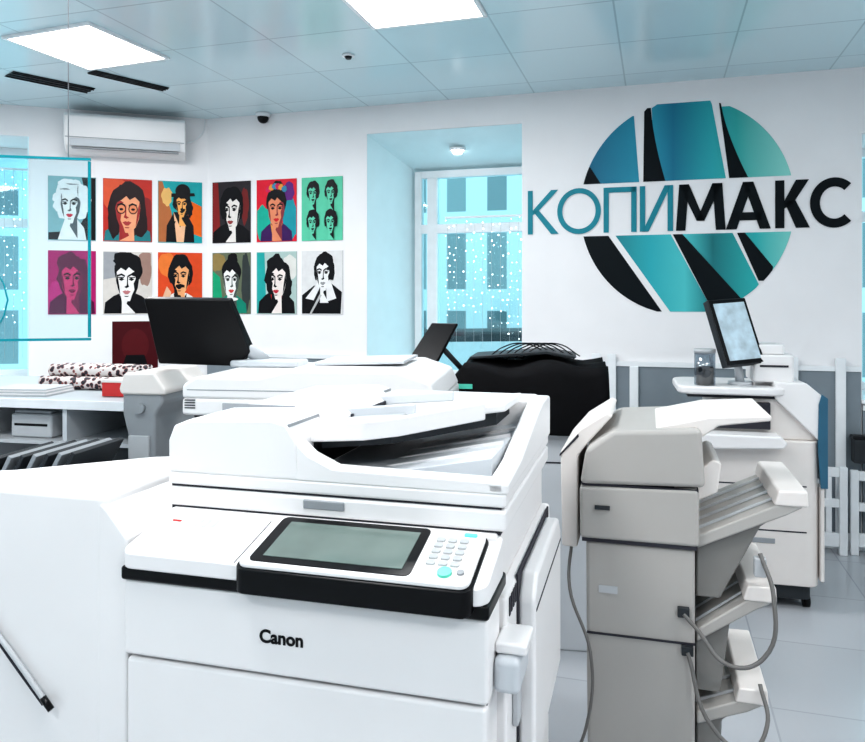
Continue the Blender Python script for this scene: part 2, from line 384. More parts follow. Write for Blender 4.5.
def face(S, fx, fz, r, skin, hair, lip=(0.45, 0.03, 0.03), shade=None, style='short', fl=1, turn=0.0):
    sh = shade or K_
    T = lambda pts: [(fx+x*r*fl, fz+z*r) for x, z in pts]
    if style == 'short':
        S.append((blob(fx+r*.05, fz+r*.55, r*1.2, r*1.15, .07), hair)); S.append((blob(fx-r*.9, fz+r*.2, r*.35, r*.7, .1), hair)); S.append((blob(fx+r*.95, fz+r*.2, r*.35, r*.75, .1), hair))
    if style == 'long':
        S.append((blob(fx, fz+r*.1, r*1.45, r*1.6, .06), hair)); S.append((blob(fx-r*1.0, fz-r*.7, r*.5, r*.9, .1), hair)); S.append((blob(fx+r*1.0, fz-r*.7, r*.5, r*.9, .1), hair))
    if style == 'quiff':
        S.append((blob(fx+r*.1, fz+r*.75, r*1.15, r*1.0, .06), hair)); S.append((blob(fx-r*.3, fz+r*1.35, r*.9, r*.5, .12), hair))
    if style == 'curly':
        S.append((blob(fx, fz+r*.35, r*1.4, r*1.4, .14), hair)); S.append((blob(fx+r*1.1, fz-r*.5, r*.5, r*.8, .2), hair))
    if style == 'bun':
        S.append((blob(fx, fz+r*.6, r*1.15, r*1.05, .05), hair)); S.append((blob(fx+r*.15, fz+r*1.6, r*.6, r*.5, .08), hair))
    S.append((T([(-.5, -2.3), (.6, -2.3), (.55, -.6), (-.45, -.6)]), skin))
    S.append((T([(-.1, -1.5), (.65, -2.4), (.6, -.6), (.1, -1.1)]), sh))
    S.append((T([(-.9, .7), (-.95, .1), (-.85, -.5), (-.6, -1.0), (-.2, -1.32), (.15, -1.34), (.55, -1.05), (.82, -.5), (.92, .1), (.88, .75), (.5, 1.2), (-.5, 1.2)]), skin))
    S.append((T([(.35, 1.1), (.88, .75), (.93, .1), (.82, -.5), (.55, -1.05), (.2, -1.33), (.34, -.95), (.55, -.6), (.48, -.2), (.66, .1), (.6, .3), (.3, .45), (.62, .6)]), sh))
    S.append((T([(-.9, .5), (-.95, .0), (-.8, -.55), (-.6, -.95), (-.68, -.4), (-.78, .1)]), sh))
    S.append((T([(-1.0, .1), (-.88, .55), (-.55, .8), (-.15, .62), (.1, .85), (.45, .62), (.8, .45), (1.0, .05), (1.08, .8), (.6, 1.5), (-.5, 1.55), (-1.08, .9)]), hair))
    t = turn
    for d in (-1, 1):
        S.append((T([(t+d*.12, .32), (t+d*.4, .44), (t+d*.75, .34), (t+d*.72, .24), (t+d*.4, .32), (t+d*.14, .2)]), K_))
        S.append((T([(t+d*.18, .06), (t+d*.38, .17), (t+d*.66, .08), (t+d*.42, -.04)]), K_))
        S.append((T([(t+d*.2, .2), (t+d*.7, .22), (t+d*.7, .16), (t+d*.2, .14)]), sh))
    S.append((T([(t+.06, .3), (t+.14, .25), (t*1.2+.14, -.2), (t*1.3+.24, -.42), (t*1.3+.02, -.5), (t*1.3-.16, -.42), (t*1.2+.04, -.34)]), sh))
    S.append((T([(t-.34, -.72), (t-.1, -.64), (t, -.68), (t+.1, -.64), (t+.36, -.72), (t+.1, -.9), (t-.1, -.9)]), lip))
    S.append((T([(t-.2, -1.0), (t+.2, -1.0), (t+.1, -1.06), (t-.1, -1.06)]), sh))
def shoulders(S, c, w=.46, top=.34, c2=None):
    S.append(([(.5-w, 0), (.5+w, 0), (.5+w*.95, top*.55), (.5+w*.6, top*.85), (.5+.14, top), (.5-.14, top), (.5-w*.6, top*.85), (.5-w*.95, top*.55)], c))
    if c2: S.append(([(.42, 0), (.58, 0), (.65, top), (.5, top*.5), (.35, top)], c2))
specs = []
# 0 blonde actress
S = [([(0, 0), (1, 0), (1, 1), (.7, 1), (.85, .5), (.6, .15), (0, .12)], K_)]; S.append(([(.2, 0), (.8, 0), (.75, .2), (.6, .34), (.35, .34)], W_))
for i in range(10): S.append((blob(.5+.28*math.cos(i*.55-.9), .62+.24*math.sin(i*.55-.9), .13, .10, .1), (.82, .84, .84)))
face(S, .47, .56, .22, W_, (.82, .84, .84), (.6, .02, .05), (.10, .12, .13), 'quiff', 1, -.12)
for q in ((.35, .80, .10, .012), (.62, .78, .012, .08), (.28, .66, .012, .07), (.5, .88, .12, .01)): S.append((blob(q[0], q[1], q[2], q[3], .3), (.25, .27, .28)))
specs.append(((.25, .45, .48), S))
# 1 round glasses
S = [(blob(.2, .8, .3, .25), (.68, .10, .04)), (blob(.85, .3, .2, .4), (.25, .02, .02))]; shoulders(S, (.02, .20, .22), .48, .3); face(S, .5, .5, .27, (.82, .36, .20), (.02, .008, .01), (.4, .05, .05), (.34, .03, .03), 'long', -1, .05)
for d in (-1, 1): S.append((ell(.49+d*.12, .52, .095, .08), K_)); S.append((ell(.49+d*.12, .52, .078, .064), (.74, .25, .12))); S.append((ell(.49+d*.12, .515, .04, .02, 10), K_))
specs.append(((.50, .03, .02), S))
# 2 bowler hat
S = [([(0, 0), (.4, 0), (.3, .5), (.1, 1), (0, 1)], (.45, .15, .05)), ([(.6, .2), (1, .1), (1, .6), (.7, .7)], (.8, .14, .01)), (blob(.2, .75, .12, .15), (.75, .45, .15))]; shoulders(S, K_, .32, .5, (.85, .5, .3)); face(S, .55, .62, .15, (.88, .42, .12), K_, K_, None, 'curly', 1, -.1)
S += [([(.3, .80), (.82, .82), (.84, .77), (.3, .74)], K_), (ell(.56, .84, .17, .12), K_), ([(.5, .555), (.62, .555), (.6, .515), (.52, .515)], K_), ([(.2, .02), (.23, .02), (.4, .35), (.37, .35)], K_)]
specs.append(((.01, .36, .38), S))
# 3 singer
S = [([(.0, 0), (.22, 0), (.15, 1), (0, 1)], (.25, .02, .02)), (blob(.85, .6, .1, .3), (.18, .02, .02))]; shoulders(S, K_, .5, .32); face(S, .5, .52, .24, (.80, .76, .72), K_, (.3, .05, .05), K_, 'short', -1, .1); specs.append(((.03, .025, .03), S))
# 4 flowers
S = [(blob(.18, .3, .2, .28), (.01, .40, .30)), (blob(.85, .35, .2, .33), (.01, .30, .36)), (blob(.8, .8, .15, .15), (.12, .02, .2))]; shoulders(S, (.05, .01, .10), .4, .3, (.75, .35, .05)); face(S, .5, .52, .22, (.74, .26, .14), K_, (.6, .02, .03), (.25, .04, .05), 'bun')
for i in range(6): S.append((blob(.3+.08*i, .84+.05*math.sin(i*.63), .065, .05), [(.6, .02, .1), (.8, .3, .05), (.05, .25, .4)][i % 3]))
specs.append(((.70, .015, .04), S))
# 5 four faces
S = []
for (a, b) in ((.28, .74), (.72, .74), (.28, .28), (.72, .28)): face(S, a, b, .125, (.14, .62, .42), K_, K_, K_, 'short')
specs.append(((.12, .58, .38), S))
# row 2
S = [(blob(.2, .2, .3, .3), (.55, .02, .2))]; shoulders(S, (.10, .005, .05), .48, .35); face(S, .5, .55, .24, (.62, .04, .16), (.12, .01, .05), (.2, 0, .05), (.18, .01, .06), 'curly'); specs.append(((.42, .01, .14), S))
S = [([(0, .55), (.35, .6), (.3, 1), (0, 1)], (.35, .36, .38)), (blob(.85, .75, .15, .3), (.35, .22, .18))]; shoulders(S, K_, .48, .34, W_); face(S, .5, .54, .25, (.84, .82, .8), K_, (.5, .2, .2), K_, 'quiff', 1, -.1); specs.append(((.66, .62, .58), S))
S = [(blob(.2, .8, .2, .2), (.78, .2, .04))]; shoulders(S, (.80, .76, .72), .44, .34, K_); face(S, .5, .6, .22, (.84, .40, .18), K_, K_, None, 'short', -1, .1); S += [([(.4, .47), (.5, .49), (.6, .47), (.6, .43), (.4, .43)], K_), ([(.0, .1), (.2, .05), (.3, .35), (.2, .45)], (.75, .45, .3))]; specs.append(((.70, .08, .02), S))
S = [([(0, 0), (.3, 0), (.2, .6), (0, .7)], (.01, .36, .18)), (blob(.88, .5, .12, .5), (.04, .05, .05)), (blob(.15, .85, .2, .15), (.30, .22, .08))]; shoulders(S, (.005, .24, .16), .4, .3); face(S, .5, .54, .22, W_, K_, (.6, .05, .05), (.08, .10, .09), 'bun'); S.append((ell(.5, .24, .18, .03), W_)); specs.append(((.14, .17, .11), S))
S = [([(0, 0), (.25, 0), (.2, 1), (0, 1)], (.02, .38, .36)), (blob(.85, .75, .2, .2), (.7, .7, .66))]; shoulders(S, K_, .46, .36, (.7, .02, .02)); face(S, .52, .54, .23, (.84, .76, .72), K_, (.5, .03, .05), K_, 'curly', -1, .12)
specs.append(((.42, .55, .52), S))
S = [([(0, 0), (.95, 0), (.98, .35), (.7, .5), (.3, .45), (0, .3)], K_)]; face(S, .55, .64, .2, (.84, .84, .84), K_, (.3, .3, .3), K_, 'short', 1, -.15); S += [([(.62, .2), (.85, .25), (.7, .55), (.6, .5)], (.8, .8, .8)), ([(.1, .25), (.3, .22), (.45, .42), (.4, .5)], (.8, .8, .8)), ([(.2, .0), (.25, 0), (.5, .3), (.45, .32)], (.5, .5, .5))]; specs.append(((.72, .72, .72), S))
cols_ = [('L', 1.111, .791), ('L', .743, .402), ('L', .360, .04), ('R', .048, .379), ('R', .430, .764), ('R', .805, 1.135)]
def poster(spec, side, a, b, z0, z1, name='portrait_poster'):
    F_ = Flat(); sg = 1 if side == 'L' else -1; y = 0.006*sg; dy = 0.00025*sg
    X = lambda u: a+(b-a)*u; Z = lambda v: z0+(z1-z0)*v
    for (ya) in (y*0.2,): F_.add([(X(0), Z(0)), (X(1), Z(0)), (X(1), Z(1)), (X(0), Z(1))], ya, col(.3, .3, .3))
    e = [(0, 0), (1, 0), (1, 1), (0, 1)]
    for i in range(4):
        p, q = e[i], e[(i+1) % 4]
        bI = len(F_.v); F_.v += [(X(p[0]), y*.2, Z(p[1])), (X(q[0]), y*.2, Z(q[1])), (X(q[0]), y, Z(q[1])), (X(p[0]), y, Z(p[1]))]; F_.f.append((bI, bI+1, bI+2, bI+3)); F_.mi.append(0)
    F_.add([(X(0), Z(0)), (X(1), Z(0)), (X(1), Z(1)), (X(0), Z(1))], y, col(*spec[0]))
    for i, (pts, c) in enumerate(spec[1]):
        pts = [(min(.99, max(.01, u)), min(.99, max(.01, v))) for u, v in pts]
        F_.add([(X(u), Z(v)) for u, v in pts], y+dy*(i+1)*0.6, col(*c))
    F_.build(name, None, RL if side == 'L' else RR, C)
for i in range(12):
    s, a, b = cols_[i % 6]; poster(specs[i], s, a, b, *((1.937, 2.405) if i < 6 else (1.395, 1.862)))
poster(((.07, .004, .008), [(ell(.5, .5, .3, .35), (.10, .008, .012)), ([(.2, 0), (.8, 0), (.7, .3), (.3, .3)], K_)]), 'L', .68, .36, 0.98, 1.34)

# ---------------------------------------------------------------- air conditioner
ac = empty('air_conditioner', C, RL)
prism('housing', ac, [(0.004, 2.56), (0.004, 2.84), (0.17, 2.84), (0.215, 2.81), (0.215, 2.66), (0.19, 2.60), (0.12, 2.56)], 'x', 0.16, 0.98, WHITE, 0.012)
box('louver', ac, 0.21, 0.93, 0.13, 0.20, 2.583, 2.590, GREY)
box('front_seam', ac, 0.17, 0.97, 0.2155, 0.217, 2.655, 2.660, GREY)
prism('flap', ac, [(0.200, 2.60), (0.216, 2.65), (0.220, 2.648), (0.204, 2.598)], 'x', 0.2, 0.94, WHITE2)
box('vent_top', ac, 0.2, 0.94, 0.03, 0.15, 2.8405, 2.843, LGREY)
tube('power_cable', ac, [(0.15, 0.02, 2.7), (0.10, 0.012, 2.72), (0.03, 0.012, 2.80), (0.02, 0.012, 2.89)], 0.005, TRIMW)

# ---------------------------------------------------------------- main copier
cp = empty('multifunction_copier', (-0.575, 1.394, 0), -15.5); cp.scale = (1.0, 1.06, 1.0)
box('body', cp, .012, .678, .05, .74, .08, 1.0, WHITE, .008)
box('upper_front_cover', cp, 0, .69, .0, .10, .842, .984, WHITE, .008)
box('front_door', cp, .004, .686, .003, .10, .12, .836, WHITE, .008)
box('door_gap', cp, .006, .684, .02, .09, .832, .846, SEAM)
box('neck', cp, .01, .68, .12, .72, .99, 1.08, WHITE, .006)
box('black_band', cp, -.002, .692, -.006, .15, .982, 1.008, BLACK, .006)
zf = lambda u, v: 1.037+(v+.01)*.25
shelf = rr(0, .69, -.012, .15, .025)
n = len(shelf)
v_ = [(u, v, 1.006) for u, v in shelf]+[(u, v, zf(u, v)) for u, v in shelf]
mk('control_shelf', v_, [tuple(range(n)), tuple(range(2*n-1, n-1, -1))]+[(i, (i+1) % n, n+(i+1) % n, n+i) for i in range(n)], WHITE, cp, .004)
slab('panel_base', cp, rr(.245, .668, -.030, .128, .02), zf, -.040, .004, BLACK, .003)
slab('panel_rim', cp, rr(.250, .663, -.027, .124, .018), zf, .004, .013, WHITE, .003)
slab('panel_bezel', cp, rr(.268, .562, -.019, .118, .012), zf, .013, .0145, BLACK)
slab('touch_screen', cp, [(.290, -.004), (.545, -.004), (.545, .102), (.290, .102)], zf, .0145, .0155, LCD)
slab('keypad_area', cp, rr(.572, .655, -.022, .117, .008), zf, .013, .0145, OFFW)
for i in range(3):
    for j in range(5):
        slab('key_%d_%d' % (i, j), cp, rr(.580+i*.021, .595+i*.021, .014+j*.0165, .025+j*.0165, .003, 3), zf, .0145, .0175, LGREY)
slab('start_key', cp, ell(.618, -.004, .012, .012), zf, .0145, .019, GREEN)
slab('power_led', cp, rr(.625, .648, .102, .110, .003, 3), zf, .0145, .017, CYANL)
slab('stop_key', cp, ell(.644, .000, .006, .006), zf, .0145, .018, GREY)
slab('status_light', cp, rr(.035, .055, .095, .099, .002, 3), zf, .0005, .002, RED)
for i in range(3): slab('slot_%d' % i, cp, [(.09+i*.016, .085), (.10+i*.016, .085), (.10+i*.016, .11), (.09+i*.016, .11)], zf, .0002, .001, LGREY)
slab('shelf_seam', cp, [(.236, -.01), (.2375, -.01), (.2375, .13), (.236, .13)], zf, .0, .0008, SEAM)
# brand lettering
tcu = bpy.data.curves.new('brand', 'FONT'); tcu.body = 'Canon'; tcu.size = 0.0315; tcu.extrude = 0.0006; tcu.offset = 0.0009; tcu.align_x = 'LEFT'
tmp = bpy.data.objects.new('tmp', tcu); sc.collection.objects.link(tmp); dg = bpy.context.evaluated_depsgraph_get(); dg.update()
me = bpy.data.meshes.new_from_object(tmp.evaluated_get(dg)); bpy.data.objects.remove(tmp); me.materials.clear(); me.materials.append(BLACK)
o = bpy.data.objects.new('brand_lettering', me); link(o, cp); o.location = (.281, -.0008, .900); o.rotation_euler = (math.radians(90), 0, 0)
# right flank
box('side_cover', cp, .676, .70, .11, .72, .45, .975, WHITE, .008)
box('side_lower_cover', cp, .676, .698, .11, .72, .12, .44, WHITE, .008)
prism('bypass_tray', cp, [(.22, .60), (.22, .93), (.26, .97), (.62, .97), (.66, .93), (.66, .60)], 'x', .70, .735, WHITE, .01)
box('bypass_seam', cp, .7345, .736, .23, .65, .905, .910, SEAM)
box('bypass_edge_gap', cp, .699, .703, .21, .67, .59, .98, SEAM)
box('latch', cp, .69, .735, .035, .14, .845, .905, WHITE2, .012)
box('latch_lip', cp, .69, .745, .05, .13, .905, .925, WHITE, .006)
for i in range(4): box('vent_%d' % i, cp, .70, .702, .13+i*.020, .142+i*.020, .935, .967, SEAM)
box('connector', cp, .70, .712, .16, .20, .72, .80, LGREY, .004)
for i, (a, b) in enumerate(((.08, .1), (.6, .1), (.08, .66), (.6, .66))): cyl('caster_%d' % i, cp, (a, b, .04), (a+.03, b, .04), .04, DARK)
box('base', cp, .04, .65, .07, .70, .05, .085, DARK)
# scanner + document feeder
box('scanner_gap', cp, .006, .684, .135, .70, 1.076, 1.084, SEAM)
box('scanner_bed', cp, 0, .695, .13, .73, 1.083, 1.122, WHITE, .007)
box('lid_gap', cp, .005, .685, .136, .70, 1.120, 1.127, SEAM)
box('lid_grip', cp, .30, .385, .127, .14, 1.098, 1.116, GREY, .003)
box('lid_plate', cp, 0, .695, .13, .73, 1.126, 1.152, WHITE, .006)
prism('feeder_head', cp, [(0, 1.15), (0, 1.215), (.012, 1.245), (.045, 1.258), (.23, 1.266), (.262, 1.258), (.285, 1.225), (.292, 1.15)], 'y', .13, .73, WHITE, .006)
box('feeder_cover_seam', cp, .015, .26, .3, .303, 1.2, 1.2668, GREY)
box('feeder_cover_joint', cp, .2635, .2665, .135, .72, 1.16, 1.2575, GREY)
prism('front_rim', cp, [(.285, 1.15), (.285, 1.222), (.31, 1.20), (.36, 1.178), (.69, 1.172), (.69, 1.15)], 'y', .13, .175, WHITE, .004)
prism('right_rim', cp, [(.13, 1.15), (.13, 1.172), (.28, 1.185), (.50, 1.235), (.60, 1.252), (.73, 1.252), (.73, 1.15)], 'x', .66, .70, WHITE, .006)
box('back_rim', cp, .28, .67, .61, .73, 1.15, 1.255, WHITE, .008)
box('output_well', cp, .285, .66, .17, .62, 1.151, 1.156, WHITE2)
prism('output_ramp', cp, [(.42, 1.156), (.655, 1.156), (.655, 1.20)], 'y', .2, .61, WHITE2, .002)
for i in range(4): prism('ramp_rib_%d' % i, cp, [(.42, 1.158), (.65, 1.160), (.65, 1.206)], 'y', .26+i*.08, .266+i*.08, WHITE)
box('output_roller', cp, .288, .296, .2, .58, 1.16, 1.215, BLACK)
tz = lambda u, v: 1.222+(u-.26)*.09
slab('supply_tray', cp, [(.25, .20), (.40, .19), (.46, .22), (.60, .38), (.645, .40), (.65, .59), (.25, .59)], tz, 0, .018, WHITE, .005)
slab('supply_tray_lip', cp, [(.25, .195), (.40, .185), (.465, .215), (.605, .375), (.60, .39), (.455, .235), (.40, .205), (.25, .215)], tz, -.012, .026, WHITE, .004)
slab('supply_tray_shade', cp, [(.29, .22), (.44, .24), (.62, .42), (.62, .58), (.29, .58)], tz, -.03, -.001, DARK)  # dark slab standing in for the shade beneath the supply tray
slab('paper_guide_front', cp, [(.31, .30), (.47, .30), (.47, .315), (.31, .315)], tz, .018, .040, WHITE2, .003)
slab('paper_guide_back', cp, [(.31, .50), (.50, .50), (.50, .515), (.31, .515)], tz, .018, .040, WHITE2, .003)
slab('paper_guide_plate', cp, [(.31, .24), (.45, .24), (.45, .30), (.31, .30)], tz, .018, .022, LGREY)
prism('pickup_cover', cp, [(.20, 1.262), (.215, 1.276), (.30, 1.276), (.33, 1.255), (.33, 1.235), (.20, 1.235)], 'y', .27, .56, WHITE, .006)
box('pickup_slot', cp, .33, .333, .29, .54, 1.243, 1.256, SEAM)

# left-side finisher
fi = empty('sheet_finisher', (-0.575, 1.394, 0), -15.5)
prism('housing', fi, [(-.66, .02), (-.66, .11), (-.47, .125), (-.40, .16), (-.19, .36), (-.10, .40), (-.06, .42), (-.06, .02)], 'z', .06, 1.128, WHITE, .014)
prism('junction', fi, [(-.075, .06), (-.075, 1.120), (-.05, 1.098), (-.008, 1.05), (-.008, .06)], 'y', .021, .41, WHITE, .006)
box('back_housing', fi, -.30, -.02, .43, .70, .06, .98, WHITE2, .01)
tube('release_handle', fi, [(-.40, .006, .96), (-.335, .004, .885), (-.25, .004, .80), (-.175, .004, .722)], .005, LGREY)
cyl('handle_tip', fi, (-.185, .004, .733), (-.165, .004, .712), .0065, BLACK)
tube('handle_painted_shadow', fi, [(-.42, .012, .945), (-.34, .012, .868), (-.26, .012, .785), (-.19, .012, .715)], .004, SEAM)  # dark tube drawn as the shadow beside the handle
for i, (a, b) in enumerate(((-.58, .07), (-.12, .1), (-.15, .35))): cyl('foot_%d' % i, fi, (a, b, 0), (a, b, .07), .025, DARK)

# ---------------------------------------------------------------- copier behind
c2 = empty('office_copier', (-0.87, 2.60, 0), -8); W2 = 0.90
box('body', c2, .02, W2-.02, .03, .62, .08, 1.09, WHITE, .01)
for i, (a, b) in enumerate(((.08, .1), (.8, .1), (.08, .55), (.8, .55))): cyl('foot_%d' % i, c2, (a, b, 0), (a, b, .09), .03, DARK)
box('gap', c2, .03, W2-.03, .035, .61, 1.085, 1.105, SEAM)
box('scanner_bed', c2, 0, W2, 0, .64, 1.10, 1.16, WHITE, .012)
prism('feeder', c2, [(0, 1.158), (0, 1.205), (.05, 1.235), (.28, 1.235), (.38, 1.262), (.76, 1.262), (.87, 1.225), (.90, 1.158)], 'y', 0.0, .64, WHITE, .012)
box('feeder_seam', c2, .02, .86, -.001, .002, 1.188, 1.191, GREY)
prism('paper_tray', c2, [(.42, 1.262), (.75, 1.272), (.75, 1.283), (.42, 1.272)], 'y', .18, .5, WHITE2, .003)
for i in range(4): box('vent_%d' % i, c2, .012, .05, -.002, .002, 1.125+i*.009, 1.129+i*.009, SEAM)
box('arm_base', c2, .02, .30, .36, .50, 1.235, 1.262, WHITE2, .01)
cyl('arm', c2, (.12, .47, 1.25), (.05, .40, 1.33), .03, LGREY, .022)
sx = -.118
v_ = [(-.145, .22, 1.505), (.165, .30, 1.500), (.205, .40, 1.29), (.15, .40, 1.235), (-.10, .25, 1.255),
      (-.145, .25, 1.515), (.165, .33, 1.510), (.215, .44, 1.30), (.16, .44, 1.24), (-.10, .29, 1.26)]
v_ = [(x+sx, y, z) for x, y, z in v_]
mk('display_housing', v_, [(0,1,2,3,4), (9,8,7,6,5), (0,1,6,5), (1,2,7,6), (2,3,8,7), (3,4,9,8), (4,0,5,9)], BLACK, c2, .006)

# grey booklet finisher left of it
gf = empty('booklet_maker', (-1.15, 2.78, 0), -8)
prism('column', gf, [(.02, 0), (.02, 1.0), (-.0, 1.08), (.0, 1.18), (.05, 1.205), (.15, 1.205), (.16, 1.12), (.13, 1.07), (.12, 0)], 'y', 0, .34, GREY, .012)
prism('top_cover', gf, [(-.01, 1.17), (.01, 1.23), (.13, 1.232), (.175, 1.17), (.17, 1.15), (0, 1.15)], 'y', -.01, .35, OFFW, .01)
prism('ribs', gf, [(.03, .9), (.03, 1.0), (.11, 1.0), (.11, .9)], 'y', -.012, 0, LGREY, .003)
cyl('knob', gf, (.075, -.02, 1.10), (.075, 0, 1.10), .018, GREY)

# ---------------------------------------------------------------- counter and goods on the left
ct = empty('service_counter', (-1.19, 3.02, 0), -12)
box('top', ct, -1.5, 0, 0, .85, 1.055, 1.085, WOODG, .004)
box('end_panel', ct, -.03, -.0, .01, .84, 0, 1.055, WOODG)
box('divider_a', ct, -.35, -.33, .01, .84, 0, 1.055, WHITE2); box('divider_b', ct, -.80, -.78, .01, .84, 0, 1.055, WHITE2)
box('back', ct, -1.5, -.03, .82, .84, 0, 1.055, DARK)
box('shelf_a', ct, -1.5, -.03, .01, .82, .90, .915, LGREY); box('shelf_b', ct, -1.5, -.03, .01, .82, .60, .615, LGREY)
box('edge', ct, -1.5, .004, -.006, .0, 1.05, 1.088, TRIMW, .002)
box('plinth', ct, -1.5, -.03, .02, .82, 0, .08, DARK)
PAT = bpy.data.materials.new('gift_wrap'); PAT.use_nodes = True; nt = PAT.node_tree
vo = nt.nodes.new('ShaderNodeTexVoronoi'); vo.inputs['Scale'].default_value = 45; tc = nt.nodes.new('ShaderNodeTexCoord'); r = nt.nodes.new('ShaderNodeValToRGB'); r.color_ramp.interpolation = 'CONSTANT'
r.color_ramp.elements[0].color = (.02, .02, .03, 1); r.color_ramp.elements[1].color = (.7, .66, .64, 1); r.color_ramp.elements[1].position = .5
x_ = r.color_ramp.elements.new(.42); x_.color = (.3, .06, .05, 1)
nt.links.new(tc.outputs['Object'], vo.inputs['Vector']); nt.links.new(vo.outputs['Distance'], r.inputs['Fac']); nt.links.new(r.outputs['Color'], nt.nodes['Principled BSDF'].inputs['Base Color'])
rl = empty('wrapping_paper_rolls', (-1.83, 3.52, 1.086), -12)
for i, (dy, dz) in enumerate(((0, .03), (.062, .03), (.124, .03), (.031, .083), (.093, .083))): cyl('roll_%d' % i, rl, (0.01*i, dy, dz), (.46+.01*i, dy, dz), .03, OFFW if i == 1 else PAT); cyl('core_%d' % i, rl, (.46+.01*i, dy, dz), (.462+.01*i, dy, dz), .015, BLACK)
rb = empty('red_card_box', (-1.42, 3.22, 1.0862), -12); box('carton', rb, 0, .12, 0, .12, 0, .06, RED, .003); box('lid', rb, -.003, .123, -.003, .123, .06, .072, OFFW, .002)
pp = empty('paper_stack', (-1.95, 3.24, 1.0862), -6)
for i in range(5): box('sheet_%d' % i, pp, 0.004*i, .30-.003*i, .003*i, .21, i*.006, i*.006+.005, WHITE if i % 2 else LGREY)
bg = empty('label_printer', (-1.80, 3.20, .9165), -12); box('case', bg, 0, .2, 0, .16, 0, .10, LGREY, .01); box('slot', bg, .02, .18, -.002, 0, .05, .06, BLACK); box('cap', bg, .01, .19, .01, .15, .10, .115, GREY, .006)
dt = empty('document_tray_rack', (-1.47, 2.42, 0), -10)
prism('stand', dt, [(0, .60), (0, .86), (.36, .92), (.36, .60)], 'y', .02, .26, DARK, .006)
box('leg', dt, .1, .26, .08, .2, 0, .6, DARK)
for i in range(7):
    x = .01+i*.045
    prism('tray_%d' % i, dt, [(x, .885+.006*i), (x+.012, .88+.006*i), (x+.07, .99+.004*i), (x+.058, .998+.004*i)], 'y', .0, .27, GREY if i % 2 else DARK, .002)

# hanging acrylic sign
sg = empty('hanging_acrylic_sign', (-0.82, 1.80, 0), 0)
sg.rotation_euler = (0, 0, math.radians(12))
box('sheet', sg, -.62, 0, -.003, .003, 1.405, 1.838, ACRYG)
for n_, q in (('edge_top', (-.62, 0, 1.834, 1.840)), ('edge_bottom', (-.62, 0, 1.403, 1.409)), ('edge_right', (-.006, 0, 1.411, 1.832)), ('edge_left', (-.62, -.614, 1.411, 1.832))):
    box(n_, sg, q[0], q[1], -.004, .004, q[2], q[3], ACRY)
for i, x in enumerate((-.05, -.57)): cyl('wire_%d' % i, sg, (x, 0, 1.84), (x, 0, 2.899), .0012, GREY, seg=6)
pts = [(-.27+.09*math.cos(a/10*2*math.pi), -.005, 1.50+.09*math.sin(a/10*2*math.pi)) for a in range(11)]
tube('printed_ring', sg, pts, .002, ACRY)

# ---------------------------------------------------------------- black covered printer, centre
bp_ = empty('covered_plotter', (0.085, 3.24, 0), -10)
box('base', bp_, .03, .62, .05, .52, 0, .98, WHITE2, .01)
box('base_seam', bp_, .04, .61, .047, .052, .80, .806, SEAM)
NX, NY = 14, 10; v_ = []; fcs = []
def topz(i, j): return 1.215+.016*math.sin(i*.9)+.010*math.cos(j*1.3+i*.4)+(.02 if 3 < i < 9 and j > 3 else 0)
for j in range(NY+1):
    for i in range(NX+1):
        x = i/NX*.66; y = j/NY*.56; z = topz(i, j)
        if i == 0: z -= .05
        if i == NX: z -= .005
        if j == 0: z -= .03
        v_.append((x, y, z))
fcs = [(j*(NX+1)+i, j*(NX+1)+i+1, (j+1)*(NX+1)+i+1, (j+1)*(NX+1)+i) for j in range(NY) for i in range(NX)]
ring = [i for i in range(NX+1)]+[j*(NX+1)+NX for j in range(1, NY+1)]+[NY*(NX+1)+i for i in range(NX-1, -1, -1)]+[j*(NX+1) for j in range(NY-1, 0, -1)]
b0 = len(v_)
for k_, idx in enumerate(ring):
    x, y, z = v_[idx]; w = .008*math.sin(k_*1.1); v_.append((x+(x-.33)*.03+w*.4, y+(y-.28)*.03+w, .93))
m_ = len(ring)
fcs += [(ring[i], ring[(i+1) % m_], b0+(i+1) % m_, b0+i) for i in range(m_)]
mk('dust_cover', v_, fcs, BLACKM, bp_, smooth=True)
prism('lid_board', bp_, [(.06, 1.235), (.40, 1.262), (.52, 1.242), (.53, 1.252), (.40, 1.275), (.06, 1.247)], 'y', .12, .42, DARK, .003)
for i in range(6): tube('lead_%d' % i, bp_, [(.14+.03*i, .15, 1.24), (.20+.03*i, .18, 1.285), (.30+.03*i, .25, 1.300), (.42+.025*i, .2, 1.25)], .003, BLACK)
box('label', bp_, .03, .09, -.022, -.016, 1.12, 1.14, GREEN)
v_ = [(-.165, -.10, 1.262), (-.050, -.10, 1.242), (.025, -.03, 1.400), (-.085, -.03, 1.402)]
v_ = v_+[(x+.005, y+.02, z-.004) for x, y, z in v_]
mk('screen', v_, [(0,1,2,3), (7,6,5,4), (0,1,5,4), (1,2,6,5), (2,3,7,6), (3,0,4,7)], BLACK, bp_, .004)
cyl('screen_arm', bp_, (-.06, -.04, 1.32), (.06, .10, 1.16), .012, DARK)

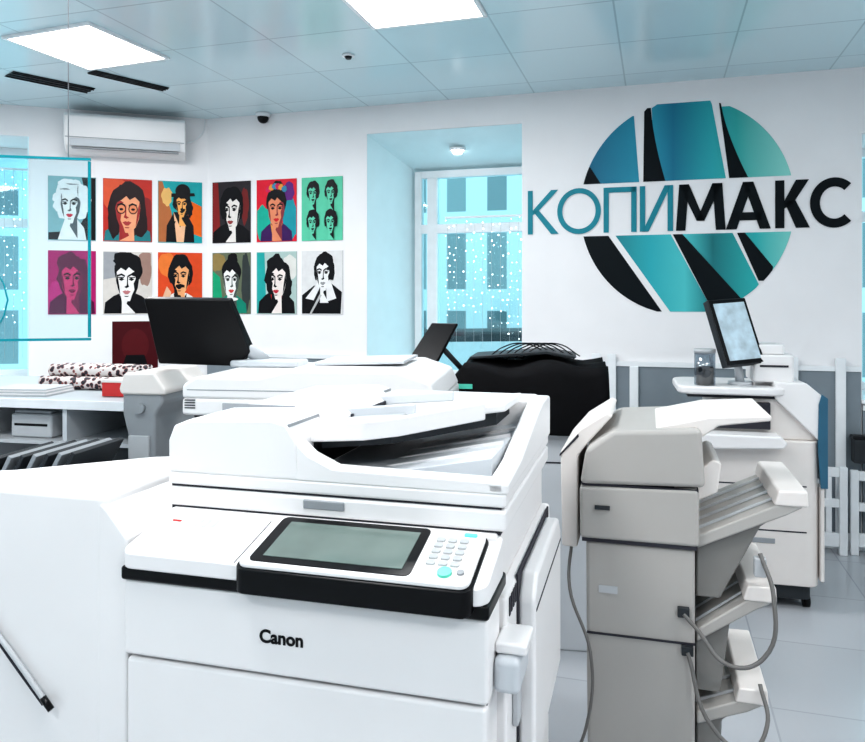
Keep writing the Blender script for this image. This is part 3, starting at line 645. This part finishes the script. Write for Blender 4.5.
# ---------------------------------------------------------------- greige finisher with trays
gr = empty('staple_finisher', (0.405, 2.06, 0), -16)
prism('lower_housing', gr, [(.02, .06), (.015, .84), (.30, .84), (.30, .06)], 'y', .01, .46, GREIGE, .012)
prism('mid_housing', gr, [(.0, .845), (-.002, .99), (.31, 1.0), (.31, .845)], 'y', .0, .47, GREIGE, .012)
prism('upper_housing', gr, [(-.0, .995), (.015, 1.09), (.09, 1.145), (.315, 1.16), (.325, 1.005)], 'y', -.005, .475, GREIGE, .014)
box('seam_a', gr, .005, .305, .004, .46, .838, .848, SEAM); box('seam_b', gr, .004, .308, .004, .465, .992, .998, SEAM)
prism('left_cover', gr, [(-.055, .80), (-.06, 1.07), (-.005, 1.135), (.07, 1.185), (.085, 1.175), (.02, 1.10), (-.01, 1.06), (-.012, .80)], 'y', .06, .42, OFFW, .006)
prism('left_cover_seam', gr, [(-.062, 1.055), (-.062, 1.062), (-.01, 1.122), (-.008, 1.114)], 'y', .058, .42, SEAM)
prism('top_wing', gr, [(.20, 1.155), (.34, 1.188), (.49, 1.198), (.49, 1.184), (.36, 1.165), (.315, 1.13), (.2, 1.145)], 'y', .03, .40, OFFW, .006)
box('label_plate', gr, .05, .10, .007, .012, .70, .72, LGREY); box('label_a', gr, .04, .08, -.008, .002, .93, .94, DARK)
box('lower_seam', gr, .018, .300, .006, .012, .585, .590, SEAM)
def tray(nm, x0, z0, x1, z1, y0, y1):
    prism(nm+'_plate', gr, [(x0, z0), (x1-.05, z1-.012), (x1, z1), (x1, z1-.022), (x1-.04, z1-.045), (x0, z0-.035)], 'y', y0, y1, GREIGE, .006)
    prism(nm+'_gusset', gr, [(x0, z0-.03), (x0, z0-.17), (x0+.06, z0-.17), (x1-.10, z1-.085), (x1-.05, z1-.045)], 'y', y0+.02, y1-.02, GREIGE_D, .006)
    prism(nm+'_lip', gr, [(x1-.07, z1-.02), (x1-.06, z1+.02), (x1+.01, z1+.022), (x1+.012, z1-.02)], 'y', y0-.004, y1+.004, OFFW, .006)
    for i in range(4): prism(nm+'_rib_%d' % i, gr, [(x0, z0), (x1-.06, z1-.014), (x1-.06, z1-.008), (x0, z0+.008)], 'y', y0+.05+i*.08, y0+.056+i*.08, LGREY)
tray('upper_tray', .305, .87, .565, .985, .03, .40)
tray('lower_tray', .305, .62, .49, .73, .03, .40)
tray('booklet_tray', .305, .40, .47, .46, .03, .40)
prism('bracket', gr, [(.30, .95), (.30, 1.03), (.35, 1.07), (.37, 1.06), (.36, .98)], 'y', .06, .36, OFFW, .006)
box('clip', gr, .445, .475, .01, .035, .78, .83, LGREY, .004)
tube('tray_cable', gr, [(.46, .02, .84), (.485, -.03, .75), (.46, -.05, .60), (.38, -.05, .57), (.30, -.01, .64), (.27, -.004, .67)], .0055, CABLE)
tube('tray_cable_b', gr, [(.46, .02, .50), (.47, -.03, .42), (.42, -.05, .36), (.34, -.04, .40), (.28, -.004, .57)], .0055, CABLE)
box('socket_a', gr, .255, .285, -.006, .012, .66, .685, DARK, .002); box('socket_b', gr, .265, .295, -.006, .012, .56, .585, DARK, .002)
tube('power_cord', gr, [(-.03, .10, .82), (-.03, .02, .70), (.03, -.03, .55), (.02, -.03, .35), (-.04, -.02, .2)], .0045, CABLE)
for i, (a, b) in enumerate(((.05, .06), (.26, .06), (.05, .4), (.26, .4))): cyl('foot_%d' % i, gr, (a, b, 0), (a, b, .07), .022, DARK)

# ---------------------------------------------------------------- digital press at right
dp = empty('production_printer', (1.31, 3.72, 0), -14)
prism('main_body', dp, rr(0, .56, 0, .58, .05), 'z', .12, .82, OFFW, .008)
prism('upper_body', dp, rr(.08, .57, .03, .57, .05), 'z', .82, 1.02, OFFW, .008)
prism('plinth', dp, rr(.03, .53, .03, .55, .04), 'z', .05, .12, DARK)
prism('top_shelf', dp, rr(-.09, .42, -.03, .46, .08), 'z', 1.035, 1.075, WHITE, .012)
box('shelf_gap', dp, -.04, .40, .02, .44, 1.018, 1.038, SEAM)
prism('shoulder', dp, [(.36, 1.02), (.36, 1.10), (.50, 1.10), (.57, 1.04), (.575, .82), (.56, .82)], 'y', .0, .57, WHITE, .012)
prism('side_stripe', dp, [(-.006, .62), (-.006, .98), (.03, 1.03), (.20, 1.04), (.20, .62)], 'x', .576, .590, TEALP, .006)
prism('front_stripe', dp, [(.560, .60), (.548, .80), (.552, 1.0), (.565, 1.05), (.592, 1.03), (.592, .60)], 'y', -.010, .0, TEALP, .003)
prism('side_panel', dp, [(.0, .15), (.0, .60), (.55, .60), (.55, .15)], 'x', .562, .580, OFFW, .006)
prism('output_shelf', dp, [(-.10, .80), (-.10, .82), (-.02, .855), (.37, .855), (.40, .82), (.38, .795), (0, .78)], 'y', -.10, .16, WHITE, .01)
box('cavity', dp, .02, .34, -.002, .03, .87, 1.0, SEAM, .004)
box('cavity_roller', dp, .04, .32, -.01, -.002, .92, .935, LGREY)
box('drawer_seam_a', dp, .03, .50, -.002, .002, .60, .606, SEAM); box('drawer_seam_b', dp, .03, .50, -.002, .002, .38, .386, SEAM)
box('drawer_grip_a', dp, .18, .36, -.004, .002, .54, .565, GREY, .003); box('drawer_grip_b', dp, .18, .36, -.004, .002, .32, .345, GREY, .003)
prism('controller_box', dp, rr(.27, .46, .05, .30, .02), 'z', 1.095, 1.23, WHITE, .01)
prism('controller_top', dp, rr(.29, .42, .07, .28, .02), 'z', 1.23, 1.28, WHITE, .008)
box('controller_slot', dp, .30, .43, .047, .052, 1.17, 1.18, SEAM)
cyl('monitor_stem', dp, (.22, .12, 1.075), (.20, .10, 1.22), .022, WHITE2, .018); cyl('monitor_foot', dp, (.22, .12, 1.074), (.22, .12, 1.09), .06, WHITE2)
M = Matrix.Translation((.19, .05, 1.345)) @ Matrix.Rotation(math.radians(-14), 4, 'Y') @ Matrix.Rotation(math.radians(-16), 4, 'X') @ Matrix.Rotation(math.radians(32), 4, 'Z')
for nm, a, b, z, y0, y1, m in (('monitor_case', -.112, .112, .172, 0, .04, DARK), ('monitor_bezel', -.108, .108, .168, -.006, 0, BLACK), ('monitor_screen', -.090, .092, .148, -.008, -.006, SCRB)):
    o = box(nm, dp, a, b, y0, y1, -z, z, m, .004 if m is not SCRB else 0); o.matrix_local = M
for i, (a, b) in enumerate(((.07, .08), (.5, .08), (.07, .5), (.5, .5))): cyl('caster_%d' % i, dp, (a, b, .03), (a+.03, b, .03), .03, BLACK)
jr = empty('glass_jar', (1.365, 3.76, 1.0755)); JG = glassmat('jar_glass', (.55, .6, .65), .2)
cyl('glass', jr, (0,0,0.001), (0,0,.16), .05, JG); cyl('contents', jr, (0,0,.004), (0,0,.09), .042, DARK); cyl('lid', jr, (0,0,.16), (0,0,.18), .052, LGREY)

# white rail frames against the wall
def frame(name, t0, t1, z1, y):
    e = empty(name, C, RR); b = .045
    box('post_l', e, t0, t0+b, y, y+.03, 0, z1, TRIMW, .006); box('post_r', e, t1-b, t1, y, y+.03, 0, z1, TRIMW, .006)
    box('rail_t', e, t0+b, t1-b, y+.002, y+.028, z1-.06, z1-.005, TRIMW, .004); box('rail_m', e, t0+b, t1-b, y+.002, y+.028, z1-.24, z1-.19, TRIMW, .004); box('rail_b', e, t0+b, t1-b, y+.002, y+.028, .05, .13, TRIMW, .004)
    box('bar', e, (t0+t1)/2-.016, (t0+t1)/2+.016, y+.004, y+.026, .13, z1-.06, TRIMW, .004)
frame('barrier_frame', 4.20, 4.40, .52, -.16); frame('barrier_frame', 4.42, 4.66, .50, -.13); frame('barrier_frame', 4.68, 4.95, .50, -.16)
e = empty('wall_shelf_box', C, RR); box('case', e, 4.44, 4.80, -.12, -.046, .54, .68, DARK, .006); box('lid', e, 4.435, 4.805, -.125, -.046, .68, .70, BLACK, .004)

# ---------------------------------------------------------------- world & camera
w = bpy.data.worlds.new('sky'); sc.world = w; w.use_nodes = True
nt = w.node_tree; bgd = nt.nodes['Background']; bgd.inputs['Color'].default_value = (0.70, 0.94, 1.0, 1); bgd.inputs['Strength'].default_value = 2.3
cam = bpy.data.cameras.new('camera'); cam.sensor_fit = 'HORIZONTAL'; cam.sensor_width = 36; cam.lens = 750/865*36; cam.shift_y = -71/865
co = bpy.data.objects.new('camera', cam); sc.collection.objects.link(co); co.location = (0, 0, 1.5); co.rotation_euler = (math.radians(90), 0, 0)
cam.clip_start = 0.05; sc.camera = co
